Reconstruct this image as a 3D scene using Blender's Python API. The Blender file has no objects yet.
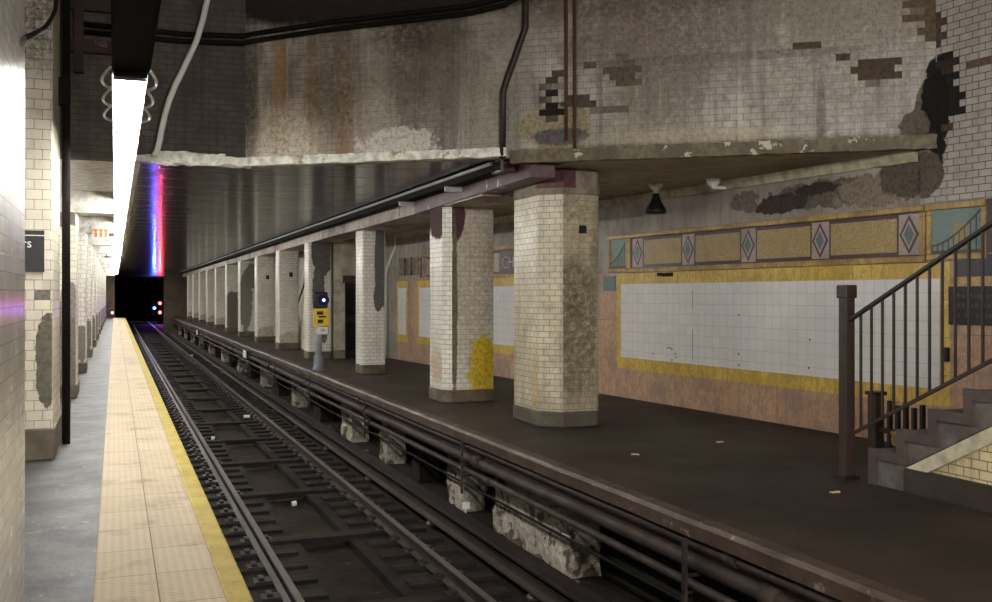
import bpy, bmesh, math, random
from mathutils import Vector, noise as mnoise
random.seed(7)
S = bpy.context.scene
COL = S.collection
PI = math.pi
ORD = ['first','second','third','fourth','fifth','sixth','seventh','eighth','ninth','tenth','eleventh','twelfth','thirteenth',
 'fourteenth','fifteenth','sixteenth','seventeenth','eighteenth','nineteenth','twentieth','twenty-first','twenty-second',
 'twenty-third','twenty-fourth','twenty-fifth','twenty-sixth','twenty-seventh','twenty-eighth','twenty-ninth','thirtieth',
 'thirty-first','thirty-second','thirty-third','thirty-fourth','thirty-fifth','thirty-sixth']

# ------------------------------------------------------------------ materials
def C(r, g, b):
    f = lambda c: (c/255/12.92 if c/255 <= .04045 else ((c/255+.055)/1.055)**2.4)
    return (f(r), f(g), f(b), 1)

class NB:
    """small node builder"""
    def __init__(s, name):
        s.m = bpy.data.materials.new(name); s.m.use_nodes = True
        s.t = s.m.node_tree; s.t.nodes.clear()
        s.out = s.t.nodes.new('ShaderNodeOutputMaterial')
        s.bs = s.t.nodes.new('ShaderNodeBsdfPrincipled')
        s.t.links.new(s.bs.outputs[0], s.out.inputs[0])
        u = s.t.nodes.new('ShaderNodeUVMap'); u.uv_map = 'UVMap'; s.uv = u.outputs[0]
        s.geo = s.t.nodes.new('ShaderNodeNewGeometry').outputs['Position']
        sp = s.t.nodes.new('ShaderNodeSeparateXYZ'); s.t.links.new(s.uv, sp.inputs[0])
        s.U, s.V = sp.outputs[0], sp.outputs[1]
    def put(s, sock, v):
        if v is None: return
        if isinstance(v, bpy.types.NodeSocket): s.t.links.new(v, sock)
        else: sock.default_value = v
    def math(s, op, a, b=None, c=None, clamp=False):
        n = s.t.nodes.new('ShaderNodeMath'); n.operation = op; n.use_clamp = clamp
        for i, v in enumerate((a, b, c)): s.put(n.inputs[i], v) if v is not None else None
        return n.outputs[0]
    def scale(s, v, sc, loc=(0,0,0)):
        n = s.t.nodes.new('ShaderNodeMapping'); s.put(n.inputs[0], v)
        n.inputs['Scale'].default_value = sc; n.inputs['Location'].default_value = loc
        return n.outputs[0]
    def noise(s, v, scale=5, detail=4, rough=.55):
        n = s.t.nodes.new('ShaderNodeTexNoise'); s.put(n.inputs['Vector'], v)
        n.inputs['Scale'].default_value = scale; n.inputs['Detail'].default_value = detail; n.inputs['Roughness'].default_value = rough
        return n.outputs[0]
    def white(s, v):
        n = s.t.nodes.new('ShaderNodeTexWhiteNoise'); n.noise_dimensions = '3D'; s.put(n.inputs['Vector'], v); return n.outputs[0]
    def voro(s, v, scale, feature='F1', out=0):
        n = s.t.nodes.new('ShaderNodeTexVoronoi'); n.feature = feature; s.put(n.inputs['Vector'], v); n.inputs['Scale'].default_value = scale
        return n.outputs[out]
    def ramp(s, v, a, b, lo=0., hi=1.):
        n = s.t.nodes.new('ShaderNodeMapRange'); n.interpolation_type = 'SMOOTHSTEP'
        s.put(n.inputs[0], v); n.inputs[1].default_value = a; n.inputs[2].default_value = b
        n.inputs[3].default_value = lo; n.inputs[4].default_value = hi
        return n.outputs[0]
    def mix(s, f, a, b, mode='MIX'):
        n = s.t.nodes.new('ShaderNodeMix'); n.data_type = 'RGBA'; n.blend_type = mode
        s.put(n.inputs[0], f); s.put(n.inputs[6], a); s.put(n.inputs[7], b); return n.outputs[2]
    def brick(s, v, bw, rh, mortar=.004, c1=(1,1,1,1), c2=(.8,.8,.8,1), cm=(0,0,0,1), off=.5, smooth=.2):
        n = s.t.nodes.new('ShaderNodeTexBrick'); s.put(n.inputs['Vector'], v)
        n.offset = off
        n.inputs['Color1'].default_value = c1; n.inputs['Color2'].default_value = c2; n.inputs['Mortar'].default_value = cm
        n.inputs['Scale'].default_value = 1; n.inputs['Mortar Size'].default_value = mortar; n.inputs['Mortar Smooth'].default_value = smooth
        n.inputs['Bias'].default_value = 0; n.inputs['Brick Width'].default_value = bw; n.inputs['Row Height'].default_value = rh
        return n.outputs[0], n.outputs[1]
    def bump(s, h, strength=.3, dist=.01):
        n = s.t.nodes.new('ShaderNodeBump'); s.put(n.inputs['Height'], h)
        n.inputs['Strength'].default_value = strength; n.inputs['Distance'].default_value = dist
        s.t.links.new(n.outputs[0], s.bs.inputs['Normal'])
    def set(s, col=None, rough=None, metal=None, spec=None):
        s.put(s.bs.inputs['Base Color'], col); s.put(s.bs.inputs['Roughness'], rough)
        if metal is not None: s.bs.inputs['Metallic'].default_value = metal
        if spec is not None: s.bs.inputs['Specular IOR Level'].default_value = spec
        return s.m

def plain(name, c, rough=.6, var=.25, sc=6, metal=0, bump=.15, spec=.4, dirt=None):
    b = NB(name); n = b.noise(b.geo, sc, 5, .6)
    d = dirt or tuple(x*.35 for x in c[:3])+(1,)
    col = b.mix(b.math('MULTIPLY', b.ramp(n, .35, .75), var*2, clamp=True), c, d)
    b.bump(b.noise(b.geo, sc*6, 3), bump, .01)
    return b.set(col, rough, metal, spec)

def emit(name, c, st):
    b = NB(name); b.bs.inputs['Base Color'].default_value = c
    b.bs.inputs['Emission Color'].default_value = c; b.bs.inputs['Emission Strength'].default_value = st
    return b.m

def tilemat(name, base, mortar, bw=.152, rh=.076, mort=.005, grime=.4, streak=.3, rough=.22, patches=(), grimec=C(70,58,44),
            streakc=C(60,50,40), chip=.0, chipc=C(74,66,58), foot=0., bumpst=.5, off=.5, blot=0., lime=0., vary=.86):
    """glazed tile with grime, streaks and patches (fallen tile, stains, painted shade). patch = (u, v, ru, rv, colour, quantised, wobble, softness)"""
    b = NB(name)
    v2 = tuple(x*vary for x in base[:3])+(1,)
    tc, tf = b.brick(b.uv, bw, rh, mort, base, v2, mortar, off)
    row = b.math('FLOOR', b.math('DIVIDE', b.V, rh))
    half = b.math('MULTIPLY', b.math('FLOORED_MODULO', row, 2.), .5)
    cu = b.math('FLOOR', b.math('ADD', b.math('DIVIDE', b.U, bw), half))
    cx = b.t.nodes.new('ShaderNodeCombineXYZ'); b.put(cx.inputs[0], cu); b.put(cx.inputs[1], row)
    cell = b.white(cx.outputs[0])
    Uq = b.math('MULTIPLY', b.math('ADD', b.math('SUBTRACT', cu, half), .5), bw); Vq = b.math('MULTIPLY', b.math('ADD', row, .5), rh)
    big = b.noise(b.geo, 1.3, 5, .6); med = b.noise(b.geo, 5, 5, .65); fine = b.noise(b.geo, 22, 4, .7)
    col = b.mix(b.math('MULTIPLY', b.ramp(big, .32, .72), grime, clamp=True), tc, grimec)
    col = b.mix(b.math('MULTIPLY', b.ramp(med, .48, .75), grime, clamp=True), col, grimec)
    st = b.noise(b.scale(b.uv, (7, .55, 1)), 1, 5, .65)
    col = b.mix(b.math('MULTIPLY', b.ramp(st, .45, .72), streak, clamp=True), col, streakc)
    if blot: col = b.mix(b.math('MULTIPLY', b.ramp(fine, .52, .72), blot, clamp=True), col, b.mix(.5, base, grimec))
    if lime: col = b.mix(b.math('MULTIPLY', b.ramp(b.noise(b.scale(b.uv, (11, .7, 1), (3,7,0)), 1, 6, .72), .53, .72), lime, clamp=True), col, C(206,198,184))
    if foot: col = b.mix(b.math('MULTIPLY', b.ramp(b.math('ADD', b.V, b.math('MULTIPLY', med, .5)), .75, .25), foot, clamp=True), col, C(95,80,55))
    h = b.math('SUBTRACT', 1., tf)
    if chip:
        cm = b.ramp(b.math('ADD', b.math('MULTIPLY', cell, .35), b.math('MULTIPLY', big, .9)), 1.0-chip, 1.02-chip)
        col = b.mix(cm, col, b.mix(fine, chipc, (0.01,.01,.01,1))); h = b.math('SUBTRACT', h, cm)
    rgh = b.math('ADD', b.math('MULTIPLY', med, .3), rough-.12)
    for p in patches:
        u, v, ru, rv, c, q, wob = p[:7]; soft = p[7] if len(p) > 7 else .06
        uu, vv = (Uq, Vq) if q else (b.U, b.V)
        du = b.math('DIVIDE', b.math('SUBTRACT', uu, u), ru); dv = b.math('DIVIDE', b.math('SUBTRACT', vv, v), rv)
        r = b.math('ADD', b.math('MULTIPLY', du, du), b.math('MULTIPLY', dv, dv))
        nn = cell if q else (b.noise(b.scale(b.uv, (9, .8, 1), (1,2,0)), 1, 5, .7) if soft >= .5 and rv > ru else b.noise(b.geo, 6, 5, .65))
        r = b.math('ADD', r, b.math('MULTIPLY', b.math('SUBTRACT', nn, .5), wob))
        m = b.ramp(r, 1+soft, 1-soft)
        c2 = b.mix(b.ramp(fine, .4, .7), c, tuple(x*.5 for x in c[:3])+(1,))
        if soft >= .5: m = b.math('MULTIPLY', m, b.ramp(b.noise(b.geo, 17, 4, .7), .34, .6, .3, .8))
        else: rgh = b.math('ADD', rgh, b.math('MULTIPLY', m, .5))
        col = b.mix(m, col, c2)
        if soft < .2: h = b.math('SUBTRACT', h, m)
    b.bump(h, bumpst, .006)
    return b.set(col, rgh, 0, .5)

def concrete(name, c1, c2, sc=1.2, rough=.6, bump=.3, spots=None, spec=.35, stretch=(1,1,1)):
    b = NB(name); v = b.scale(b.geo, stretch)
    n = b.noise(v, sc, 6, .62); f = b.noise(v, sc*9, 5, .7)
    col = b.mix(b.ramp(n, .3, .7), c1, c2)
    col = b.mix(b.math('MULTIPLY', b.ramp(f, .35, .75), .55), col, tuple(x*.45 for x in c1[:3])+(1,))
    if spots: col = b.mix(b.ramp(b.noise(v, sc*3.1, 6, .7), .6, .66), col, spots)
    b.bump(b.math('ADD', n, b.math('MULTIPLY', f, .5)), bump, .02)
    return b.set(col, b.math('ADD', b.math('MULTIPLY', n, .25), rough-.12), 0, spec)

def peel(name, c, under, amt=.5, sc=3, rough=.45, c3=None):
    b = NB(name); n = b.noise(b.geo, sc, 7, .68); g = b.noise(b.geo, sc*.35, 3)
    k = b.ramp(b.math('ADD', n, b.math('MULTIPLY', b.math('SUBTRACT', g, .5), .7)), amt, amt+.025)
    cc = b.mix(b.ramp(b.noise(b.geo, sc*3, 4), .35, .7), c, tuple(x*.55 for x in c[:3])+(1,))
    if c3: cc = b.mix(b.ramp(g, .45, .65), cc, c3)
    col = b.mix(k, cc, under); b.bump(b.math('ADD', k, b.noise(b.geo, sc*8, 3)), .4, .006)
    return b.set(col, rough, 0, .4)

M = {}
M['white_paint'] = plain('white_paint', C(225,225,220), .45, .1)
M['black'] = plain('black_paint', C(20,20,22), .4, .1)
M['darksteel'] = plain('dark_steel', C(30,24,22), .45, .3, 9)
M['brownpaint'] = plain('brown_railing_paint', C(56,42,36), .42, .25, 9)
M['grimepipe'] = plain('grimy_pipe', C(58,47,42), .65, .5, 4, spec=.2)
M['soot'] = plain('soot_cable', C(24,20,18), .75, .2, 9, spec=.12)
M['rust'] = plain('rusted_pipe', C(86,50,26), .7, .45, 7)
M['galv'] = plain('galvanised_conduit', C(178,180,184), .35, .15, 9, .3)
M['offlight'] = plain('unlit_housing', C(13,12,14), .8, .2, spec=.08)
M['lightbody'] = plain('white_enamel', C(236,238,238), .4, .03)
M['tube'] = emit('lit_tube', (1, .985, .94, 1), 37.)
M['yellowmat'] = concrete('worn_yellow_paint', C(188,164,44), C(164,140,42), 3, .6, .15, C(120,100,44))
M['floor_left'] = concrete('grey_platform_concrete', C(84,82,81), C(42,41,41), 2.2, .55, .3, C(112,110,108), .3)
M['floor_right'] = concrete('brown_grimy_concrete', C(66,55,47), C(45,37,31), .7, .6, .3, None, .2)
M['lip'] = concrete('rusty_platform_lip', C(82,66,54), C(54,40,32), 2.2, .55, .5, C(128,116,104))
M['bed'] = concrete('track_bed', C(42,35,31), C(23,19,17), 1.5, .85, .5, None, .1)
M['trough'] = concrete('drain_trough', C(40,27,18), C(18,14,11), 2, .8, .4, C(62,48,24), .1)
M['pitdark'] = concrete('pit_wall', C(34,29,26), C(20,17,16), 2, .8, .4)
M['wood'] = concrete('sooty_wood', C(46,38,34), C(23,20,18), 2.5, .8, .5, None, .12, (.3,4,4))
M['railsteel'] = plain('rail_steel', C(58,48,44), .6, .3, 9, 0, .1, .2)
M['railhead'] = plain('rail_head', C(112,104,98), .4, .15, 9, .5, .05)
M['coverboard'] = concrete('cover_board', C(46,39,36), C(28,24,22), 2, .6, .3, None, .2, (4,.4,4))
M['crumble'] = peel('crumbling_whitewash', C(172,164,150), C(80,70,60), .56, 5, .8)
M['rubble'] = concrete('rubble', C(120,106,92), C(66,56,48), 5, .8, .6)
M['lamp'] = plain('lamp_black', C(22,20,18), .4, .15)
M['ceiling_right'] = peel('olive_ceiling_paint', C(172,158,126), C(216,208,186), .74, 1.6, .5, C(132,120,92))
M['cove'] = peel('cream_cove', C(198,190,164), C(120,108,84), .68, 2.2, .5)
M['lipwhite'] = peel('white_plaster_edge', C(236,234,222), C(164,146,110), .64, 3.2, .6)
M['cream'] = peel('cream_wall_paint', C(206,198,178), C(120,108,92), .7, 1.3, .5, C(176,166,144))
M['creambeam'] = peel('cream_beam_paint', C(232,228,218), C(140,130,118), .7, 2.2, .4)
M['maroon'] = peel('peeling_maroon_paint', C(92,58,60), C(190,180,176), .66, 4, .4, C(66,42,44))
M['girder'] = peel('peeling_girder_paint', C(178,166,148), C(84,58,56), .6, 1.6, .45, C(128,102,96))
M['plaster'] = peel('grey_plaster', C(138,128,110), C(88,78,62), .6, 3, .6)
M['upwall'] = peel('grey_stained_plaster', C(176,168,160), C(98,88,80), .6, 1.5, .6, C(124,116,110))
M['darkbrick'] = tilemat('sooty_brick', C(76,66,57), C(46,40,34), .2, .075, .006, .6, .6, .6, grimec=C(40,32,27), streakc=C(34,27,21))
M['upceil'] = concrete('sooty_ceiling', C(66,48,44), C(42,32,30), 1.2, .7, .4, C(116,104,92))
M['goldfield'] = None
def goldmosaic(name, a, b_, sc=90):
    b = NB(name); v = b.voro(b.uv, sc, 'F1', 1); vd = b.voro(b.uv, sc, 'DISTANCE_TO_EDGE')
    sp = b.t.nodes.new('ShaderNodeSeparateColor'); b.put(sp.inputs[0], v)
    col = b.mix(sp.outputs[0], a, b_); col = b.mix(b.ramp(b.noise(b.geo, 2.2, 4), .5, .7), col, tuple(x*.6 for x in a[:3])+(1,))
    col = b.mix(b.ramp(vd, .06, .0), col, C(70,60,44)); b.bump(vd, .2, .003)
    return b.set(col, .4, 0, .5)
M['goldfield'] = goldmosaic('gold_mosaic', C(206,182,122), C(160,134,88))
M['purplemos'] = goldmosaic('purple_mosaic', C(92,62,84), C(64,42,56))
M['palemos'] = goldmosaic('pale_mosaic', C(204,190,180), C(170,154,148))
M['bluemos'] = goldmosaic('teal_mosaic', C(110,140,146), C(82,112,122))
M['skymos'] = goldmosaic('sky_mosaic', C(112,146,148), C(136,156,146))
M['tanmos'] = goldmosaic('tan_mosaic', C(176,160,116), C(150,138,100))
M['brownmos'] = goldmosaic('brown_mosaic', C(74,58,54), C(58,46,46))
M['navymos'] = goldmosaic('navy_mosaic', C(44,46,68), C(34,34,50))
def slabs(name, c1, c2, c3, bw, rh, rough=.35):
    b = NB(name); tc, tf = b.brick(b.uv, bw, rh, .003, c1, c2, C(70,54,40), 0)
    n = b.noise(b.geo, 2.2, 7, .7); w = b.noise(b.scale(b.geo, (1.5,2.5,1)), 3, 8, .75)
    col = b.mix(b.ramp(n, .45, .62), tc, c3)
    col = b.mix(b.ramp(b.math('ABSOLUTE', b.math('SUBTRACT', w, .5)), .03, .0), col, tuple(x*.72 for x in c3[:3])+(1,))
    b.bump(b.math('SUBTRACT', 1., tf), .2, .003)
    return b.set(col, rough, 0, .5)
M['pink'] = slabs('pink_marble', C(206,168,138), C(194,156,128), C(170,144,128), .72, .62)
M['yellow_marble'] = slabs('yellow_marble', C(232,202,104), C(220,188,92), C(204,168,76), .28, .4)
M['moulding'] = slabs('yellow_moulding', C(196,166,98), C(180,150,86), C(150,122,70), .6, .5)
M['panelwhite'] = tilemat('white_panel_tile', C(246,246,246), C(206,204,200), .152, .152, .003, .10, .03, .14, grimec=C(160,156,148), off=0, bumpst=.2, vary=.95)
def glossceil():
    b = NB('dark_glossy_ceiling')
    v = b.scale(b.geo, (.22, 3.2, 1)); n = b.noise(v, 1.6, 7, .65); f = b.noise(b.scale(b.geo, (.6, 9, 1)), 2, 5, .7)
    col = b.mix(b.ramp(n, .35, .7), C(52,41,38), C(32,25,24))
    col = b.mix(b.math('MULTIPLY', b.ramp(f, .58, .75), .6), col, C(104,92,86))
    col = b.mix(b.ramp(b.noise(b.geo, 7, 5, .7), .735, .75), col, C(190,184,174))
    sy = b.t.nodes.new('ShaderNodeSeparateXYZ'); b.put(sy.inputs[0], b.geo)
    q = b.math('FLOORED_MODULO', b.math('ADD', sy.outputs[1], b.math('MULTIPLY', b.noise(b.scale(b.geo, (.5,.1,1)), 1, 2), .15)), 1.15)
    seam = b.ramp(q, .05, .02); col = b.mix(b.math('MULTIPLY', seam, .8), col, C(18,14,13))
    b.bump(b.math('SUBTRACT', b.math('ADD', n, b.math('MULTIPLY', f, .3)), b.math('MULTIPLY', seam, .5)), .2, .02)
    return b.set(col, b.math('ADD', b.ramp(f, .3, .8, .10, .24), b.math('MULTIPLY', seam, .4)), 0, .28)
M['glossceil'] = glossceil()
def tactile():
    b = NB('cream_tactile_tile')
    tc, tf = b.brick(b.scale(b.uv, (1,1,1), (.11,0,0)), .335, .61, .004, C(206,190,162), C(197,180,150), C(120,104,84), 0, .1)
    n = b.noise(b.geo, 1.7, 6, .65)
    col = b.mix(b.math('MULTIPLY', b.ramp(n, .5, .72), .6), tc, C(130,106,76))
    col = b.mix(b.math('MULTIPLY', b.ramp(b.noise(b.scale(b.geo, (.6, 2.5, 1)), 2.1, 6, .7), .56, .7), .5), col, C(150,122,90))
    k = 2*PI/.0508
    su = b.math('SINE', b.math('MULTIPLY', b.U, k)); sv = b.math('SINE', b.math('MULTIPLY', b.V, k))
    d = b.ramp(b.math('MULTIPLY', b.math('ADD', su, sv), .5), .25, .75)
    col = b.mix(b.math('MULTIPLY', b.ramp(b.math('MULTIPLY', b.math('ADD', su, sv), .5), .1, -.5), .22), col, C(120,96,66))
    b.bump(b.math('SUBTRACT', d, tf), .55, .006)
    return b.set(col, .7, 0, .25)
M['tactile'] = tactile()
def stainstone():
    b = NB('stained_stair_stone'); n = b.noise(b.geo, 2.4, 7, .7)
    col = b.mix(b.ramp(n, .35, .65), C(112,106,102), C(70,64,60)); b.bump(b.noise(b.geo, 14, 5), .4, .01)
    return b.set(col, .55, 0, .4)
M['stone'] = stainstone()
M['stonetrim'] = concrete('stair_trim_stone', C(88,77,73), C(64,54,50), 3, .5, .3)

# ------------------------------------------------------------------ mesh builder
class MB:
    def __init__(s, frame=None):
        s.v = []; s.f = []; s.sm = []; s.fr = frame
    def add(s, vs, fs, smooth=False):
        o = len(s.v); s.v += [tuple(p) for p in vs]
        for f in fs: s.f.append([i+o for i in f]); s.sm.append(smooth)
        return s
    def box(s, x0, x1, y0, y1, z0, z1):
        return s.add([(x0,y0,z0),(x1,y0,z0),(x1,y1,z0),(x0,y1,z0),(x0,y0,z1),(x1,y0,z1),(x1,y1,z1),(x0,y1,z1)],
              [(0,3,2,1),(4,5,6,7),(0,1,5,4),(1,2,6,5),(2,3,7,6),(3,0,4,7)])
    def prism(s, pts, z0, z1, z=None):
        """polygon in xy (ccw), extruded in z"""
        n = len(pts)
        return s.add([(x,y,z0) for x,y in pts]+[(x,y,z1) for x,y in pts],
              [tuple(range(n))[::-1], tuple(range(n,2*n))]+[(i,(i+1)%n,(i+1)%n+n,i+n) for i in range(n)])
    def extr(s, pts, ax, a0, a1):
        """polygon profile extruded along an axis: 'y' profile is (x,z); 'x' profile is (y,z)"""
        n = len(pts)
        if ax == 'y': vs = [(p,a0,q) for p,q in pts]+[(p,a1,q) for p,q in pts]
        else: vs = [(a0,p,q) for p,q in pts]+[(a1,p,q) for p,q in pts]
        fl = [tuple(range(n)), tuple(range(n,2*n))[::-1]]+[((i+1)%n,i,i+n,(i+1)%n+n) for i in range(n)]
        if ax == 'x': fl = [f[::-1] for f in fl]
        return s.add(vs, fl)
    def tube(s, pts, r, n=10, caps=True):
        P = [Vector(p) for p in pts]; vs = []; fs = []
        up = None
        for i, p in enumerate(P):
            t = ((P[min(i+1,len(P)-1)]-P[max(i-1,0)])).normalized()
            if up is None: up = Vector((0,0,1)) if abs(t.z) < .9 else Vector((1,0,0))
            a = t.cross(up).normalized(); b = a.cross(t).normalized(); up = b
            for k in range(n):
                w = 2*PI*k/n; vs.append(p+a*(r*math.cos(w))+b*(r*math.sin(w)))
        for i in range(len(P)-1):
            for k in range(n):
                fs.append((i*n+k, i*n+(k+1)%n, (i+1)*n+(k+1)%n, (i+1)*n+k))
        s.add(vs, fs, True)
        if caps:
            o = len(s.v)-len(vs)
            s.f.append([o+k for k in range(n)][::-1]); s.sm.append(False)
            s.f.append([o+(len(P)-1)*n+k for k in range(n)]); s.sm.append(False)
        return s
    def lathe(s, cx, cy, prof, n=20):
        vs = []; fs = []
        for r, z in prof:
            for k in range(n):
                w = 2*PI*k/n; vs.append((cx+r*math.cos(w), cy+r*math.sin(w), z))
        for i in range(len(prof)-1):
            for k in range(n): fs.append((i*n+k, i*n+(k+1)%n, (i+1)*n+(k+1)%n, (i+1)*n+k))
        s.add(vs, fs, True)
        o = len(s.v)-len(vs)
        s.f.append([o+k for k in range(n)][::-1]); s.sm.append(False)
        s.f.append([o+(len(prof)-1)*n+k for k in range(n)]); s.sm.append(False)
        return s
    def rough(s, x0, x1, y0, y1, z0, z1, amp=.04, step=.12, freq=4, seed=0):
        """box with a crumbled surface"""
        bm = bmesh.new(); bmesh.ops.create_cube(bm, size=1)
        for v in bm.verts: v.co = Vector(((x0+x1)/2+v.co.x*(x1-x0), (y0+y1)/2+v.co.y*(y1-y0), (z0+z1)/2+v.co.z*(z1-z0)))
        for axis, L in enumerate((x1-x0, y1-y0, z1-z0)):
            cuts = min(60, int(L/step))
            if cuts:
                es = [e for e in bm.edges if abs((e.verts[0].co-e.verts[1].co)[axis]) > L*.9]
                bmesh.ops.subdivide_edges(bm, edges=es, cuts=cuts, use_grid_fill=True)
        for v in bm.verts:
            q = v.co*freq+Vector((seed*3.1, seed, 0)); d = mnoise.noise_vector(q)+.5*mnoise.noise_vector(q*2.7)
            v.co += d*amp
        bm.verts.index_update()
        s.add([v.co.copy() for v in bm.verts], [[v.index for v in f.verts] for f in bm.faces]); bm.free()
        return s
    def build(s, name, mat, parent=None, bevel=0, org=None):
        fr = s.fr
        uvs = []
        for f in s.f:
            P = [Vector(s.v[i]) for i in f]; n = Vector((0,0,0))
            for i in range(len(P)):
                a, b = P[i], P[(i+1)%len(P)]; n += Vector(((a.y-b.y)*(a.z+b.z), (a.z-b.z)*(a.x+b.x), (a.x-b.x)*(a.y+b.y)))
            n.normalize() if n.length else None
            if abs(n.z) > .7: uvs += [(p.x, p.y) for p in P]
            else:
                t = Vector((-n.y, n.x, 0)); t = t.normalized() if t.length else Vector((1,0,0))
                uvs += [(p.dot(t), p.z) for p in P]
        W = [Vector(fr(*p)) if fr else Vector(p) for p in s.v]
        if parent is not None: o0 = wloc(parent)
        elif org: o0 = Vector(org)
        else:
            xs, ys, zs = zip(*W); o0 = Vector(((min(xs)+max(xs))/2, (min(ys)+max(ys))/2, min(zs)))
        me = bpy.data.meshes.new(name); me.from_pydata([w-o0 for w in W], [], s.f)
        ul = me.uv_layers.new(name='UVMap'); ul.data.foreach_set('uv', [c for q in uvs for c in q])
        me.polygons.foreach_set('use_smooth', s.sm); me.materials.append(mat); me.update()
        ob = bpy.data.objects.new(name, me); COL.objects.link(ob)
        if parent is not None: ob.parent = parent
        else: ob.location = o0
        if bevel:
            md = ob.modifiers.new('bevel', 'BEVEL'); md.width = bevel; md.segments = 2; md.limit_method = 'ANGLE'
        return ob
def wloc(o):
    v = Vector(o.location)
    while o.parent: o = o.parent; v += Vector(o.location)
    return v
def tag(o, label=None, cat=None, group=None, kind=None):
    if label: o['label'] = label
    if cat: o['category'] = cat
    if group: o['group'] = group
    if kind: o['kind'] = kind
    return o
def thing(name, loc, label, cat, group=None, kind=None):
    e = bpy.data.objects.new(name, None); COL.objects.link(e); e.location = loc; e.empty_display_size = .1
    return tag(e, label, cat, group, kind)
def struct(mb, name, mat, label=None, cat=None, bevel=0):
    return tag(mb.build(name, mat, bevel=bevel), label, cat, None, 'structure')
def dup(root, loc, label=None):
    r = root.copy(); COL.objects.link(r); r.location = loc
    if label: r['label'] = label
    for ch in root.children:
        c = ch.copy(); COL.objects.link(c); c.parent = r
        for g in ch.children:
            d = g.copy(); COL.objects.link(d); d.parent = c
    return r
def text_mb(txt, size, frame, ext=.004):
    """letters as real solid glyphs, laid out in a local (a, z) plane; frame maps (x, y, depth) to world"""
    cu = bpy.data.curves.new('glyphs', 'FONT'); cu.body = txt; cu.size = size; cu.extrude = ext; cu.resolution_u = 3
    ob = bpy.data.objects.new('glyphs', cu); COL.objects.link(ob)
    dg = bpy.context.evaluated_depsgraph_get(); me = bpy.data.meshes.new_from_object(ob.evaluated_get(dg))
    vs = [frame(*v.co) for v in me.vertices]; fs = [list(p.vertices) for p in me.polygons]
    COL.objects.unlink(ob); bpy.data.objects.remove(ob); bpy.data.meshes.remove(me)
    return MB().add(vs, fs)

# ------------------------------------------------------------------ frames of the two oblique walls
W1 = (7.5795, 14.7564); WA = (.08716, -.99619); WB = (.99619, .08716)      # right wall: a runs towards the camera, b into the wall
FO = (8.1709, 7.9964); FA = (.81187, -.58383); FB = (.58383, .81187)       # oblique upper wall: a runs to the right wall, b away
def frW(a, b, z): return (W1[0]+a*WA[0]+b*WB[0], W1[1]+a*WA[1]+b*WB[1], z)
def frF(a, b, z): return (FO[0]+a*FA[0]+b*FB[0], FO[1]+a*FA[1]+b*FB[1], z)
ZC, ZU = 3.33, 5.85
END = 76.

# ------------------------------------------------------------------ setting: floors, pit, ceilings, walls
struct(MB().box(-5.5, -.11, -9, END, -.18, 0), 'floor_platform_left', M['floor_left'])
struct(MB().box(.56, .70, -9, END, -.24, .004), 'trim_platform_edge', M['yellowmat'], bevel=.015)
tag(MB().box(-.11, .56, -9, END, -.2, .012).build('tactile_strip', M['tactile']), 'cream studded tactile strip beside the yellow platform edge', 'tactile paving')
struct(MB().box(.45, .55, -9, END, -1.3, -.24), 'wall_pit_left', M['pitdark'])
lipm = MB()
struct(MB().box(4.06, 9.6, -9, END, -.3, 0), 'floor_platform_right', M['floor_right'])
def lip():
    m = MB(); n = 170
    for i in range(n):
        y0 = -2+i*(END+2)/n; y1 = -2+(i+1)*(END+2)/n
        def ring(y):
            d = .02*mnoise.noise(Vector((y*1.7, 3, 0)))+.012*mnoise.noise(Vector((y*6, 9, 0)))
            return [(3.94+d,y,-.13),(3.935+d,y,-.03),(3.955+d,y,.004),(4.07,y,.006),(4.07,y,-.13)]
        a, b = ring(y0), ring(y1); m.add(a+b, [(k,(k+1)%5,(k+1)%5+5,k+5) for k in range(5)][::1])
    return m
lo = struct(lip(), 'trim_platform_lip', M['lip'])
bm = bmesh.new(); bm.from_mesh(lo.data); bmesh.ops.remove_doubles(bm, verts=bm.verts, dist=.0005); bmesh.ops.recalc_face_normals(bm, faces=bm.faces); bm.to_mesh(lo.data); bm.free()
bed = MB().box(.45, 1.92, -9, 104, -1.6, -1.12).box(2.48, 3.42, -9, 104, -1.6, -1.12).box(3.42, 4.7, -9, 104, -1.6, -1.16)
struct(bed, 'ground_track_bed', M['bed'])
struct(MB().box(1.92, 2.48, -9, 104, -1.6, -1.22), 'ground_drain_trough', M['trough'])
struct(MB().box(4.62, 4.75, -9, END, -1.2, -.3), 'wall_pit_right', M['pitdark'])

# ceilings
struct(MB().prism([(1.54,12.92),(5.0,10.44),(5.0,END),(.3,END),(.3,12.92)], ZC, ZC+.2), 'ceiling_over_track', M['glossceil'])
struct(MB().box(-.3, 5.0, END, 126, ZC, ZC+.2), 'ceiling_tunnel', M['glossceil'])
struct(MB().box(-5.5, .3, 12.9, END, ZC, ZC+.2), 'ceiling_platform_left', M['creambeam'])
struct(MB().prism([(5.0,10.44),(8.4,8.0),(9.6,8.0),(9.6,END),(5.0,END)], 3.22, ZC+.2), 'ceiling_platform_right', M['ceiling_right'])
struct(MB().box(-5.6, 10.5, -9, 14.5, ZU, ZU+.2), 'ceiling_high', M['upceil'])
# closing walls of the place
struct(MB().box(-5.7, -5.5, -9, END, -.2, ZU+.2), 'wall_left_far', M['cream'])
struct(MB().box(-5.7, 10.5, -9.2, -9, -1.6, ZU+.2), 'wall_back', M['upwall'])

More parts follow.
